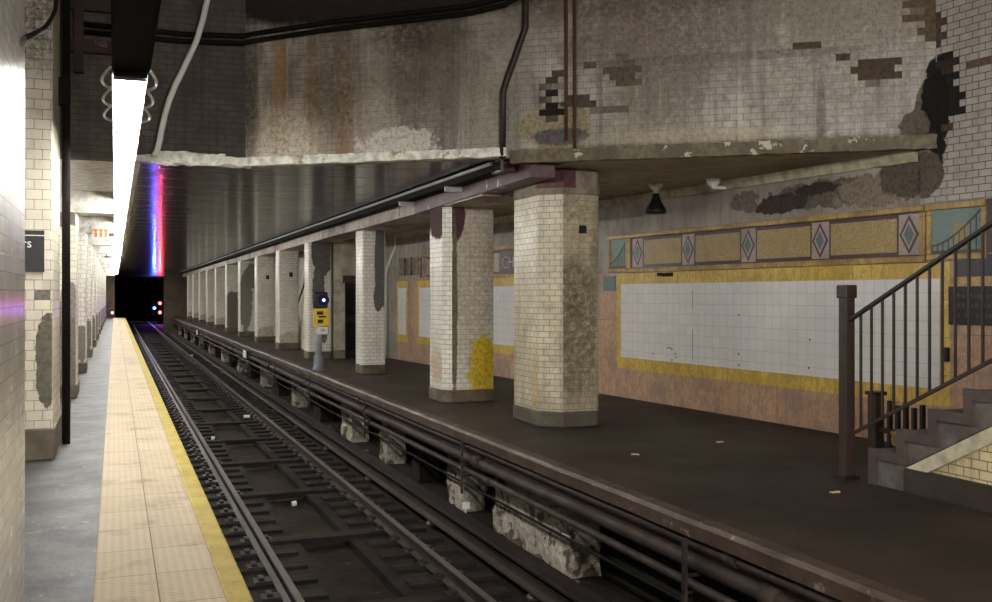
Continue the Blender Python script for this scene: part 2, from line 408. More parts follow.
# oblique upper wall (tiled, broken) -----------------------------------------
br = C(78,66,52); dk = C(30,25,22); rustc = C(150,98,40)
fp = [(-1.8,5.3,3.2,1.0,C(122,108,94),0,2.,.9),(-.9,4.3,1.1,.9,C(132,122,108),0,2.6,.9),(-2.9,4.55,1.0,.5,C(112,100,88),0,2.6,.8),(-3.0,4.0,.6,.5,C(120,108,94),0,2.6,.8),
      (-7.68,4.1,.11,1.1,C(158,112,44),0,2.6,.9), (-7.24,3.75,.13,.95,C(150,96,44),0,1.6,.9), (-6.83,3.85,.14,1.0,C(160,104,40),0,1.6,.9),
      (-7.6,3.5,.55,.5,C(224,212,190),0,2.2,.8),(-6.4,3.9,.3,1.3,C(158,148,132),0,2.4,.9),(-5.95,4.4,.25,1.0,C(98,88,76),0,3.,.9),(-5.8,4.85,.6,.25,C(66,56,48),0,3.,.9),
      (-6.95,4.3,.35,.9,C(104,96,84),0,2.6,.9),(-8.1,4.2,.12,1.2,C(70,58,46),0,2,.9),(-5.5,4.1,.2,1.2,C(112,100,88),0,2.6,.9),
      (-4.9,4.0,.4,1.1,C(150,142,128),0,2.4,.9),(-6.1,3.5,.5,.2,C(206,200,190),0,3.4,.2),
      (-.62,4.08,.26,.14,br,1,.5),(-1.0,4.24,.1,.05,br,1,.3),(-1.35,4.36,.1,.05,br,1,.3),(-3.35,4.2,.2,.16,C(92,82,68),1,.9),(-3.75,4.32,.12,.05,C(84,76,64),1,.3),
      (-3.5,3.8,.18,.06,C(104,96,84),1,.6),(-3.95,3.9,.2,.09,C(80,72,62),1,.8),(-4.15,3.62,.42,.26,C(150,138,112),0,1.6,.1),(-4.2,3.8,.14,.09,dk,1,.5),(-4.2,4.02,.12,.09,dk,1,.5),(-4.18,4.2,.1,.06,C(76,66,54),1,.5),
      (-4.1,3.5,.34,.1,C(96,92,90),0,1.6,.2),(-.05,3.62,.2,.36,C(104,94,80),0,1.0,.1),(.0,3.72,.17,.55,C(20,17,15),0,2.2,.1),(-.25,3.45,.16,.16,C(96,88,76),0,1.8,.1),(-.08,4.68,.22,.26,C(92,78,60),1,1.1),
      (-2,3.24,3.2,.17,C(76,68,44),0,.9,.5),(-1.2,3.5,.05,.55,C(78,70,52),0,2.4,.6),(-2.6,3.46,1.2,.09,C(170,160,130),0,1.,.6),
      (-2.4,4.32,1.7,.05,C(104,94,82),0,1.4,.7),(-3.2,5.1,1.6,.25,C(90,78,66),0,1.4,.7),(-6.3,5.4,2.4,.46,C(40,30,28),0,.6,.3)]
M['fascia'] = tilemat('broken_grimy_wall_tile', C(184,179,169), C(118,110,98), .15, .075, .004, .75, .75, .4, fp, C(98,90,80), C(78,70,60), .05, C(86,76,62), 0, .5, blot=.15, lime=.7)
struct(MB(frF).box(-8.16, .3, 0, .4, ZC-.02, ZU), 'wall_upper_oblique', M['fascia'])
wp = [(.2,4.3,1.5,1.4,C(34,27,22),0,.8,.7)]
struct(MB().box(-5.5, 1.56, 12.765, 13.1, ZC-.02, ZU), 'wall_upper_cross', M['darkbrick'])
struct(MB().box(-.45, -.35, 12.60, 12.77, 4.3, 5.85).box(-.55, .1, 12.66, 12.77, 4.55, 4.7).box(-.55, .1, 12.66, 12.77, 5.05, 5.25), 'trim_dark_ledges', M['upceil'])
struct(MB(frF).rough(-8.25, -4.72, -.09, .06, ZC-.05, ZC+.055, .012, .08, 7, 1), 'trim_plaster_edge', M['lipwhite'])
struct(MB().rough(.12, 1.62, 12.62, 12.86, ZC-.06, ZC+.03, .035, .05, 5, 4).rough(.5, 1.3, 12.64, 12.86, ZC+.0, ZC+.08, .04, .05, 5, 7), 'trim_crumbled_edge', M['lipwhite'])
struct(MB(frF).rough(-4.7, -.02, -.012, .1, ZC-.12, ZC+.03, .014, .06, 8, 2), 'trim_mossy_edge', peel('mossy_edge_plaster', C(116,106,82), C(190,182,164), .64, 5, .6, C(88,80,62)))

# right wall ------------------------------------------------------------------
up = [(5.3,2.88,1.2,.17,C(112,102,92),0,3.,.12),(4.35,2.82,.5,.12,C(70,62,56),0,3.,.1),(5.9,2.84,.6,.2,C(146,134,118),0,3.,.12),(6.3,3.0,.3,.3,C(100,90,80),0,2.4,.1),(5.0,2.95,.35,.08,C(64,56,50),0,3.,.1),(3.7,2.9,.3,.14,C(128,118,110),0,3.,.15)]
M['rwall'] = tilemat('stained_plaster_wall', C(176,168,160), C(176,168,160), 60, 60, .001, .6, .45, .55, up, C(112,102,94), C(104,94,86), vary=1., blot=.3)
wallr = struct(MB(frW).box(-11.2, 26, 0, .4, 0, ZU), 'wall_right', M['rwall'])
wtp = [(6.78,3.6,.14,.6,C(20,17,15),0,2.4,.1),(6.85,3.75,.2,.4,C(24,20,18),1,1.2),(6.62,2.95,.22,.26,C(104,92,82),0,1.3,.1),(6.9,4.05,.1,.07,C(60,50,42),1,.5),(7.25,4.0,.12,.05,C(110,90,74),1,.3),(6.72,4.45,.14,.2,C(84,72,60),1,.9),(6.86,3.4,.07,.07,C(90,70,54),1,.4)]
M['wtile'] = tilemat('white_wall_tile', C(186,180,172), C(84,76,70), .15, .075, .005, .3, .2, .35, wtp, C(110,100,90))
tag(MB(frW).box(6.56, 26, -.03, .0, 2.64, ZU).build('tile_facing', M['wtile'], wallr), 'white glazed tile facing')
MB(frW).box(-9.5, 26, -.02, 0, 0, .47).build('marble_base', M['pink'], wallr)
MB(frW).box(-.9, .6, -.018, 0, .47, 2.0).box(-8.78, -8.17, -.018, 0, .47, 2.0).box(6.93, 26, -.018, 0, .47, 2.0).build('marble_pier', M['pink'], wallr)
struct(MB(frW).add([(-11,-.09,3.222),(6.5,-.09,3.222),(6.5,-.05,3.10),(-11,-.05,3.10),(-11,0,3.10),(6.5,0,3.10),(6.5,0,3.222),(-11,0,3.222)],
      [(0,3,2,1),(3,4,5,2),(0,1,6,7),(1,2,5,6),(0,7,4,3)]), 'trim_cove', M['cove'])

def frieze(name, s0, s1, motifs, label, plate=None):
    t = thing(name, frW((s0+s1)/2, 0, 2.0), label, 'mosaic frieze')
    MB(frW).box(s0, s1, -.05, 0, 2.0, 2.075).box(s0, s1, -.07, 0, 2.55, 2.62).box(s0, s0+.07, -.045, 0, 2.075, 2.55).box(s1-.07, s1, -.045, 0, 2.075, 2.55).build('moulding', M['moulding'], t, .012)
    MB(frW).box(s0+.07, s1-.07, -.02, 0, 2.075, 2.55).build('border', M['purplemos'], t)
    xs = [s0+.07]+motifs+[s1-.07]
    for i in range(len(xs)-1):
        a = xs[i]+(.17 if i > 0 else .04); b = xs[i+1]-(.17 if i < len(xs)-2 else .04)
        if b-a > .15: MB(frW).box(a, b, -.026, -.018, 2.125, 2.5).build('gold_field', M['goldfield'], t)
    for mcx in motifs:
        mo = MB(frW).box(mcx-.14, mcx+.14, -.027, -.018, 2.09, 2.535).build('diamond_motif', M['palemos'], t)
        def dia(w, h, y0, y1): return MB(frW).add([(mcx-w,y0,2.3125),(mcx,y0,2.3125-h),(mcx+w,y0,2.3125),(mcx,y0,2.3125+h)]+[(mcx-w,y1,2.3125),(mcx,y1,2.3125-h),(mcx+w,y1,2.3125),(mcx,y1,2.3125+h)],
                [(0,1,2,3),(7,6,5,4),(0,4,5,1),(1,5,6,2),(2,6,7,3),(3,7,4,0)])
        dia(.13, .215, -.030, -.026).build('dark_diamond', M['purplemos'], mo)
        dia(.098, .165, -.033, -.029).build('pale_diamond', M['palemos'], mo)
        dia(.066, .115, -.036, -.032).build('teal_diamond', M['bluemos'], mo)
    return t
frieze('mosaic_frieze', .94, 6.62, [1.205, 2.49, 3.79, 5.09, 6.41], 'gold mosaic frieze with five teal diamonds above the big white tiled panel')
f2 = frieze('mosaic_frieze', -8.0, -2.0, [-7.7, -6.4, -5.1], 'mosaic frieze with purple name tablet seen between the two front columns')
pl = MB(frW).box(-3.62, -1.2, -.034, -.02, 2.1, 2.52).build('name_tablet', M['purplemos'], f2)
MB(frW).box(-3.86, -3.66, -.036, -.02, 2.12, 2.5).build('pale_tablet', M['palemos'], f2)
tx = text_mb('CHAMBERS', .36, lambda x, y, d: frW(-3.52+x, -.036-d, 2.18+y)).build('lettering', M['palemos'], pl)

def panel(name, s0, s1, label):
    t = thing(name, frW((s0+s1)/2, 0, .47), label, 'wall panel')
    MB(frW).box(s0, s1, -.022, 0, .47, 2.0).build('yellow_surround', M['yellow_marble'], t)
    MB(frW).box(s0+.13, s1-.13, -.027, -.02, .65, 1.828).build('white_field', M['panelwhite'], t)
    return t
p1 = panel('tiled_wall_panel', .6, 6.93, 'big white tiled panel in yellow marble surround behind the stair railing')
cr = MB(frW)
cr.box(2.595, 2.604, -.0285, -.026, .72, 1.15)
cr.box(2.595, 2.603, -.0285, -.026, 1.45, 1.72)
for s_, z_ in ((1.62,.75),(2.0,.86),(2.06,.86),(2.1,.84),(2.18,.78),(2.2,.73),(2.1,.68),(3.6,1.38),(3.6,.85),(4.9,.75),(4.92,1.1),(5.6,1.7),(3.6,.7)):
    cr.box(s_-.012, s_+.012, -.0285, -.026, z_-.014, z_+.014)
tag(cr.build('chip_mark', M['darksteel'], p1), 'dark chips and cracks in the white tile')
tag(MB(frW).rough(1.72, 2.12, -.028, -.018, 1.93, 1.985, .012, .04, 9, 3).build('broken_spot', M['pitdark'], p1), 'dark broken spot in the yellow surround')
panel('tiled_wall_panel', -8.17, -2.0, 'white tiled panel in yellow surround seen between the two front columns')
panel('tiled_wall_panel', -9.6, -8.78, 'narrow white tiled panel beside the white pipe and the dark doorway')
def picture(s0, s1, label, full):
    t = thing('mosaic_picture', frW((s0+s1)/2, 0, 2.07), label, 'mosaic picture')
    MB(frW).box(s0, s1, -.045, 0, 2.02, 2.08).box(s0, s1, -.06, 0, 2.55, 2.62).box(s0, s0+.06, -.04, 0, 2.08, 2.55).box(s1-.06, s1, -.04, 0, 2.08, 2.55).build('moulding', M['moulding'], t, .01)
    MB(frW).box(s0+.06, s1-.06, -.02, 0, 2.08, 2.55).build('sky_field', M['skymos'], t)
    w = s1-s0-.12; x = s0+.06
    m = MB(frW); N = 9; cv = lambda k: 2.16+.36*(k/N)**1.6
    for k in range(N):
        a, b = x+w*k/N, x+w*(k+1)/N
        m.add([(a,-.026,cv(k)),(b,-.026,cv(k+1)),(b,-.026,cv(k+1)+.02),(a,-.026,cv(k)+.02),(a,-.018,cv(k)),(b,-.018,cv(k+1)),(b,-.018,cv(k+1)+.02),(a,-.018,cv(k)+.02)],
              [(0,1,2,3),(0,4,5,1),(2,6,7,3)])
        m.box(a, a+.01, -.024, -.018, 2.1, cv(k))
    m.box(x, x+w, -.026, -.018, 2.085, 2.12).build('railing_lines', M['brownmos'], t)
    if full: MB(frW).box(x+w*.45, x+w*.75, -.022, -.018, 2.12, 2.4).build('cloud', M['tanmos'], t)
    return t
picture(6.64, 7.36, 'blue sky mosaic picture above the stair rail, right of the frieze', True)
picture(.36, .94, 'small blue mosaic picture between the front column and the frieze', False)
t = thing('mosaic_tower', frW(7.45, 0, 1.34), 'dark brown mosaic strip and lettered tablets behind the stair railing', 'mosaic tablet')
MB(frW).box(7.36, 7.56, -.03, 0, 2.08, 2.62).build('brown_strip', M['brownmos'], t)
MB(frW).box(6.98, 8.0, -.03, 0, 1.84, 2.06).build('navy_tablet', M['navymos'], t)
MB(frW).box(6.96, 8.0, -.045, 0, 1.76, 1.83).build('moulding', M['moulding'], t)
lt = MB(frW).box(6.92, 8.0, -.035, 0, 1.34, 1.74).build('dark_tablet', M['black'], t)
g = MB(frW)
for r_ in range(3):
    xx = 7.02
    while xx < 7.9:
        w_ = random.uniform(.03, .05); g.box(xx, xx+w_, -.037, -.034, 1.42+r_*.1, 1.42+r_*.1+random.uniform(.03,.05)); xx += w_+random.choice((.02,.02,.05))
g.build('worn_lettering', M['brownmos'], lt)
tag(MB(frW).box(.22, .56, -.035, 0, 1.72, 1.96).build('blue_tablet', M['bluemos']), 'small blue-grey mosaic tablet beside the front column, under the blue picture', 'mosaic tablet')
for i, (a, b) in enumerate(((-9.4,-9.0),(-8.9,-8.55),(-8.45,-8.05))):
    tag(MB(frW).box(a, b, -.035, 0, 2.14, 2.58).build('grey_tablet', M['plaster']), 'grey plaster tablet above the narrow panel, %s of the three from the white pipe' % ORD[i], 'wall tablet', 'grey tablets beyond the second column')

# far end, tunnel, enclosures of the far right platform -------------------------------
struct(MB().box(3.35, 9.6, END, END+.4, -1.3, ZU).box(-5.7, -.02, END, END+.4, -.2, ZU).box(-.02, 3.35, END, END+.4, ZC+.2, ZU), 'wall_end', concrete('end_wall_brick', C(96,84,66), C(60,50,42), 1, .6))
struct(MB().box(-.3, -.05, END+.4, 126, -1.5, ZC).box(4.7, 5.0, END+.4, 126, -1.5, ZC).box(-.3, 5.0, 126, 126.3, -1.5, ZC), 'wall_tunnel', M['pitdark'])
struct(MB().box(6.05, 6.3, 32.2, END, 0, ZC), 'wall_enclosure_far', M['cream'])
struct(MB().box(5.28, 5.58, 25.2, 25.5, 0, ZC).box(6.2, 6.75, 25.2, 25.5, 0, ZC).box(5.58, 6.2, 25.2, 25.5, 2.0, ZC), 'wall_enclosure', M['cream'])
struct(MB().box(5.28, 5.58, 25.17, 25.21, 0, .22).box(6.2, 6.7, 25.17, 25.21, 0, .22), 'baseboard_enclosure', M['plaster'])
d1 = struct(MB().box(5.58, 6.2, 25.3, 25.36, 0, 2.0), 'door_1', plain('dark_brown_door', C(38,26,22), .45, .3, 3), 'dark brown door in the white wall between the columns', 'door', .004)
MB().box(5.52, 6.26, 25.14, 25.22, 1.96, 2.16).build('door_lintel', plain('lintel_brown', C(84,72,52), .6), d1)
MB().box(5.64, 5.88, 25.285, 25.3, 1.1, 1.8).box(5.92, 6.14, 25.285, 25.3, 1.1, 1.8).box(5.64, 6.14, 25.285, 25.3, .2, .95).build('door_panel', M['pitdark'], d1)
tag(MB().tube([(6.62,25.0,0),(6.62,25.0,2.2),(6.64,24.95,2.35),(6.75,24.5,2.85),(6.70,24.3,3.2)], .05, 10).build('drain_pipe', M['white_paint']), 'white drain pipe with a bend beside the narrow panel and doorway', 'pipe')

# left wall pier and pillars ----------------------------------------------------------------
M['nearwall'] = tilemat('glossy_near_tile', C(226,224,214), C(176,168,156), .152, .076, .003, .14, .1, .2, grimec=C(150,130,100), bumpst=.25)
struct(MB().box(-1.4, -.43, -3, 5.55, 0, ZU), 'wall_left', M['nearwall'])
pyl = [10.74, 17.05, 22.5, 28.0, 33.5, 39.0, 44.5, 50.0, 55.5, 61.0, 66.5, 71.5]
gry = C(122,116,106)
for i, y in enumerate(pyl):
    top = ZU if i == 0 else 2.98
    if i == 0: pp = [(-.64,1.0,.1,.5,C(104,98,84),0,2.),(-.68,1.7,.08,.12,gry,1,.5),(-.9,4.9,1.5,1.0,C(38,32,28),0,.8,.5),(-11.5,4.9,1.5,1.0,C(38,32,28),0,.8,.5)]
    elif i == 1: pp = [(-.75,.8,.26,.8,C(120,112,100),0,1.3),(-.68,1.55,.14,.3,C(140,134,124),0,1.2),(-17.4,.7,.5,.8,C(120,112,100),0,1.3),(-.8,3.1,.8,.35,C(120,110,98),0,1.6)]
    else: pp = [(-.66,.6,.12,.4,gry,0,2.4),(-y-.4,.4+.3*(i%3),.3,.5,gry,0,1.5)]
    m = tilemat('left_pillar_tile', C(224,216,196) if i < 2 else C(226,222,212), C(136,124,104), .15, .1, .004, .18, .15, .3, pp, C(140,124,98), foot=.6)
    lab = ['white-tiled pillar with the black name sign and conduit, nearest on the near platform',
           'white-tiled pillar with grey worn plaster foot, just past the sign pillar'] 
    t = thing('tiled_pillar', (-.95, y+.5, 0), lab[i] if i < 2 else '%s white-tiled pillar along the left platform, counted from the sign pillar' % ORD[i], 'pillar', 'pillars along the left platform', 'thing')
    MB().box(-1.35, -.58, y, y+(1.35 if i == 0 else 1.0), 0, top).build('shaft', m, t, .02)
    MB().box(-1.37, -.56, y-.02, y+(1.37 if i == 0 else 1.02), 0, .22 if i else .32).build('plinth', concrete('pillar_plinth', C(112,100,82), C(78,70,60), 3), t, .02)
    if i: 
        struct(MB().box(-5.5, -.02, y+.1, y+.6, 2.98, ZC), 'beam_left', M['creambeam'])
# name sign on the first pillar
t = thing('name_sign', (-.96, 10.70, 1.88), 'black station name sign with white letters on the nearest left pillar', 'sign')
MB().box(-1.28, -.655, 10.70, 10.74, 1.88, 2.29).build('board', M['black'], t)
MB().box(-1.28, -.655, 10.697, 10.70, 2.235, 2.245).build('white_line', M['white_paint'], t)
text_mb('Chambers', .13, lambda x, y, d: (-1.27+x*.93, 10.697-d, 2.12+y), .002).build('lettering', M['white_paint'], t)
# black conduit up the pillar
t = thing('conduit_pipe', (-.545, 11.0, 0), 'black conduit running up the pillar beside the name sign', 'conduit')
MB().tube([(-.505,11.85,0),(-.505,11.85,ZU)], .045, 10).build('riser', M['soot'], t)
MB().box(-.6, -.46, 11.78, 11.92, 3.75, 4.05).build('junction_box', M['soot'], t, .01)
tag(MB().tube([(-.408,5.2,2.88),(-.40,6.2,3.17),(-.40,6.6,3.29),(-.389,6.9,3.41),(-.376,7.25,3.57),(-.37,7.4,3.76),(-.37,7.42,4.0),(-.37,7.42,ZU)], .014, 8).build('bent_rod', M['darksteel']), 'thin bent dark rod reaching down from the ceiling to the near tiled wall', 'rod')
t = thing('hanging_sign', (-.3, 22.52, 2.84), 'white sign with three orange marks hung from the beam over the left platform', 'sign')
MB().box(-.46, -.12, 22.50, 22.53, 2.84, 3.12).build('board', emit('lit_sign_face', (1,.97,.9,1), 0.0) if False else M['white_paint'], t)
for k in range(3):
    MB().box(-.41+k*.1, -.35+k*.1, 22.492, 22.50, 2.88, 2.97).box(-.40+k*.1, -.36+k*.1, 22.492, 22.50, 2.97, 3.01).box(-.42+k*.1, -.34+k*.1, 22.492, 22.50, 3.01, 3.05).build('orange_mark', plain('orange_mark', C(226,120,50), .5, .05), t)
MB().tube([(-.4,22.53,3.1),(-.4,22.58,3.1)], .012, 6).build('bracket', M['darksteel'], t)

# right columns ------------------------------------------------------------------------------
def chamf(x0, x1, y0, y1, c): return [(x0+c,y0),(x1-c,y0),(x1,y0+c),(x1,y1-c),(x1-c,y1),(x0+c,y1),(x0,y1-c),(x0,y0+c)]
mar = C(84,54,56)
def column(i, poly, polyb, top, mat, label, base_h, extra=None):
    cx = sum(p[0] for p in poly)/len(poly); cy = sum(p[1] for p in poly)/len(poly)
    t = thing('tiled_column', (cx, cy, 0), label, 'column', 'columns along the right platform edge', 'thing')
    MB().prism(poly, base_h*.5, top).build('shaft', mat, t, .008)
    MB().prism(polyb, 0, base_h).build('plinth', concrete('column_plinth', C(112,98,76) if i else C(96,88,74), C(74,66,58), 3), t, .02)
    return t
ty = dict(bw=.152, rh=.0745, mort=.005, rough=.3)
cp1 = [(5.45,1.9,.45,1.6,C(170,156,124),0,1.6,.8),(5.4,1.0,.4,.7,C(104,92,70),0,1.9,.7),(5.3,1.75,.3,.35,C(96,86,70),0,1.8,.7),(5.5,2.75,.5,.2,C(150,140,112),0,1.5,.5),(5.65,1.9,.1,.8,C(120,108,84),0,1.3,.7),  # first entry paints shade onto the face turned to the camera
       (-3.0,1.3,.16,1.6,C(122,114,110),0,1.4,.6),(-2.85,1.6,.12,1.2,C(170,150,104),0,1.6,.6),(-11.3,.5,.2,.5,C(190,160,110),0,1.6,.6)]
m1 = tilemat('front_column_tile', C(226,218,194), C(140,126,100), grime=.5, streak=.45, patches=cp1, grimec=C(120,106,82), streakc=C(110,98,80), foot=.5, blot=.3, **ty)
poly1 = [(5.18,11.03),(5.64,11.03),(5.72,11.12),(5.72,12.0),(5.6,12.17),(5.06,12.17),(4.95,12.07),(4.95,11.27)]
grow = lambda P, k: [(sum(p[0] for p in P)/len(P)+(x-sum(p[0] for p in P)/len(P))*k, sum(p[1] for p in P)/len(P)+(y-sum(p[1] for p in P)/len(P))*k) for x, y in P]
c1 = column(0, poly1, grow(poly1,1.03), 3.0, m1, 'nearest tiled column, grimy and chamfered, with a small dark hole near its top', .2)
MB().prism(grow(poly1,1.02), 2.9, 3.218).build('capital', M['plaster'], c1, .02)
tag(MB().prism([(5.17,11.0),(5.34,11.0),(5.34,11.3),(4.925,11.3),(4.925,11.24)], 2.98, 3.22).build('painted_corner', M['maroon'], c1), 'peeling maroon paint on the corner')
tag(MB().box(5.4, 5.5, 11.02, 11.1, 2.42, 2.52).build('hole', M['black'], c1), 'small dark square hole')
cp2 = [(4.86,2.86,.14,.3,mar,0,1.0,.15),(5.18,1.9,.45,1.5,C(176,164,140),0,1.6,.8),(5.3,.55,.24,.48,C(206,176,36),0,2.6,.4),(-14.5,2.86,.5,.34,mar,0,.9,.15),(4.85,2.86,.16,.36,mar,0,1.0,.15),(-14.6,.55,.3,.25,C(190,150,110),0,1.6,.6),(4.84,1.4,.05,1.5,C(116,106,86),0,2.,.4)]  # broad soft tan patch is painted shade on the camera-facing side
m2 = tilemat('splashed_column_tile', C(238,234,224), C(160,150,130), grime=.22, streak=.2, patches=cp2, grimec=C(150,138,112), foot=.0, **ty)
poly2 = [(4.80,14.2),(5.48,14.2),(5.48,14.95),(4.68,14.95),(4.68,14.32)]
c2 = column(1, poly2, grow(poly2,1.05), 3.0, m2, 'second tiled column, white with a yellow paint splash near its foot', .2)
names = {2: 'tiled column with a ragged grey patch down its right edge, left of the splashed column', 3: 'tiled column with dark grey plaster patches behind the yellow sign pole',
         4: 'plain white tiled column beside the white stair side wall', 5: 'plain white tiled column with a small dark fitting, left of the stair',
         6: 'grey tiled column with a bare lower half, left of the plain white pair'}
ys = [19.95, 25.15, 30.05, 34.95, 40.0, 45.0, 50.0, 55.0, 60.0, 65.0, 70.0]
for k, y in enumerate(ys):
    i = k+2; x0 = 4.78 if i == 2 else 4.62; x1 = x0+.5 if i == 2 else x0+.6
    if i == 2: pp = [(5.2,2.35,.16,.95,C(104,102,98),0,.9),(5.12,1.6,.1,.3,C(104,102,98),0,1.0)]
    elif i == 3: pp = [(5.0,2.75,.3,.6,C(96,94,90),0,.9),(4.88,1.7,.16,.8,C(104,102,96),0,1.1),(5.0,.8,.14,.4,C(110,106,98),0,1.2)]
    elif i == 6: pp = [(4.86,1.4,.26,1.2,C(134,128,116),0,1.8),(5.1,2.4,.3,.5,C(130,124,112),0,1.)]
    elif i == 7: pp = [(4.9,.9,.4,.9,C(110,106,98),0,2.)]
    else: pp = [(5.0,.3,.4,.25,C(150,136,110),0,1.6,.5)]
    m = tilemat('column_tile', C(240,236,226), C(176,166,146), grime=.2, streak=.18, patches=pp, grimec=C(150,138,114), **ty)
    P = chamf(x0, x1, y, y+.62, .03)
    ct = column(i, P, grow(P,1.04), 3.0, m, names.get(i, '%s tiled column in the far row, counted from the nearest column' % ORD[i]), .2)
    if i in (4,5): MB().box(x0+.32, x0+.42, y-.04, y, 2.2, 2.34).build('fitting', M['darksteel'], ct)
# long girder over the columns, tray and pipes on it
struct(MB().box(4.66, 5.3, 12.5, END, 3.0, ZC), 'beam_girder', M['girder'])
struct(MB().box(4.62, 5.32, 10.62, 15.6, 3.01, ZC) if False else MB().add([(4.62,10.75,3.06),(4.92,10.7,3.06),(4.92,15.6,2.99),(4.62,15.6,2.99),(4.62,10.75,3.33),(4.92,10.7,3.33),(4.92,15.6,3.33),(4.62,15.6,3.33)],
       [(0,3,2,1),(4,5,6,7),(0,1,5,4),(1,2,6,5),(2,3,7,6),(3,0,4,7)]), 'beam_maroon', M['maroon'])
t = thing('cable_tray', (4.45, 43, 3.1), 'dark cable trough running along the girder over the column row', 'cable tray')
MB().box(4.40, 4.6, 11.2, END, 3.19, 3.3).build('trough', M['soot'], t, .01)
MB().box(4.41, 4.57, 11.1, 11.5, 3.16, 3.325).build('junction_box', M['maroon'], t, .01)
MB().tube([(4.37,11.4,3.29),(4.37,END,3.29)], .025, 8).build('thin_conduit', M['galv'], t)
for y in (13.2, 15.6): MB().box(4.36, 4.62, y, y+.05, 3.12, 3.19).build('hanger', M['galv'], t)

# stair enclosure between columns, far platform stair with white side
t = thing('far_staircase', (5.6, 30, 0), 'staircase with white solid side wall behind the column with the yellow sign pole', 'staircase')
MB().extr([(31.6,0),(31.6,.3),(31.2,.3),(27.2,2.4),(27.2,.0)][::1], 'x', 5.3, 5.42).build('side_wall', M['cream'], t)
st = MB()
for k in range(11): st.box(5.42, 6.02, 31.2-k*.36-.36, 31.2-k*.36, 0, .19*(k+1))
st.build('steps', M['stone'], t)
MB().tube([(5.36,31.4,1.2),(5.36,27.2,3.3)], .03, 8).build('handrail', M['darksteel'], t)
struct(MB().box(6.05, 6.3, 25.5, 32.2, 0, ZC), 'wall_enclosure_stair', M['upwall'])

# foreground stair on the right ------------------------------------------------------------------
t = thing('stone_staircase', (6.9, 5.0, 0), 'dark stone staircase rising to the right behind the iron railing', 'staircase')
X0, X1 = 6.18, 7.75
yr = [6.81, 6.48, 6.137, 5.78, 5.43, 5.08, 4.73, 4.38, 4.03, 3.68, 3.33]
zt = [.30, .505, .715, .91, 1.115, 1.32, 1.525, 1.73, 1.935, 2.14]
pts = [(2.9, 1.55), (2.9, zt[-1])]
for k in range(len(zt)-1, -1, -1): pts += [(yr[k+1] if False else yr[k+1], zt[k]), (yr[k], zt[k])] if k == len(zt)-1 else [(yr[k+1], zt[k]), (yr[k], zt[k])]
pts = [(3.33, zt[-1])]
for k in range(len(zt)-1, -1, -1): pts += [(yr[k+1], zt[k]), (yr[k], zt[k])]
pts += [(6.81, 0), (6.43, 0), (6.43, .2), (3.33, 1.84)]
# remove duplicate first corner
pts = pts[1:]
MB().extr(pts, 'x', X0, X0+.12).build('near_stringer', M['stone'], t)
for k in range(len(zt)):
    MB().box(X0+.12, X1, yr[k+1], yr[k], max(0, zt[k]-.22), zt[k]).build('step', M['stone'], t)
tr = MB()
for k in range(len(zt)):
    tr.box(X0-.03, X0+.02, yr[k+1]-.075, yr[k]+.012, zt[k]-.075, zt[k]+.012)
    tr.box(X0-.03, X0+.02, yr[k]-.075, yr[k]+.012, (zt[k-1]+.012 if k else 0), zt[k]-.075)
tr.build('stringer_trim', M['stonetrim'], t)
m = tilemat('stair_side_tile', C(222,206,164), C(120,106,76), .15, .075, .005, .5, .3, .4, [(-4.9,.75,.5,.5,C(84,76,48),0,2.2,.4)], C(70,64,40))
MB().extr([(6.43,.2),(3.33,1.84),(3.33,0.2)], 'x', X0+.04, X0+.1).build('side_tile', m, t)
tag(MB().add([(X0+.0,6.43,.19),(X0+.0,3.33,1.83),(X0+.0,3.33,1.70),(X0+.0,6.2,.19),(X0+.06,6.43,.19),(X0+.06,3.33,1.83),(X0+.06,3.33,1.70),(X0+.06,6.2,.19)],
    [(0,1,2,3),(7,6,5,4),(0,4,5,1),(2,6,7,3),(0,3,7,4)]).build('cream_strip', M['cove'], t), 'cream plaster strip under the stringer')
MB().box(X0-.01, X0+.1, 2.9, 6.43, 0, .2).build('side_base', concrete('stair_base', C(58,50,44), C(40,34,30), 2), t)
MB().extr([(7.0,0),(7.0,.4),(6.5,.7),(3.33,2.5),(3.33,0)], 'x', X1, X1+.12).build('far_stringer', M['stonetrim'], t)
fp_ = thing('stair_post', (7.45, 8.15, 0), 'short dark post with broken pickets near the wall behind the stair foot', 'post')
MB().box(7.39, 7.51, 8.09, 8.21, 0, .60).build('post', M['brownpaint'], fp_, .01)
MB().box(7.37, 7.53, 8.07, 8.23, .60, .64).build('cap', M['darksteel'], fp_, .01)
for k in range(5): MB().box(7.43, 7.47, 7.93-k*.11, 7.97-k*.11, .0, .56-.04*(k%2)).build('picket', M['darksteel'], fp_)
MB().box(7.42, 7.48, 7.45, 8.09, .22, .27).build('rail', M['darksteel'], fp_)
tag(MB().rough(6.33, 6.5, 6.62, 6.76, .33, .46, .03, .05, 7, 9).build('paper_bag', plain('tan_paper', C(150,124,80), .7, .2)), 'crumpled tan paper bag lying on the lowest stair step', 'bag')

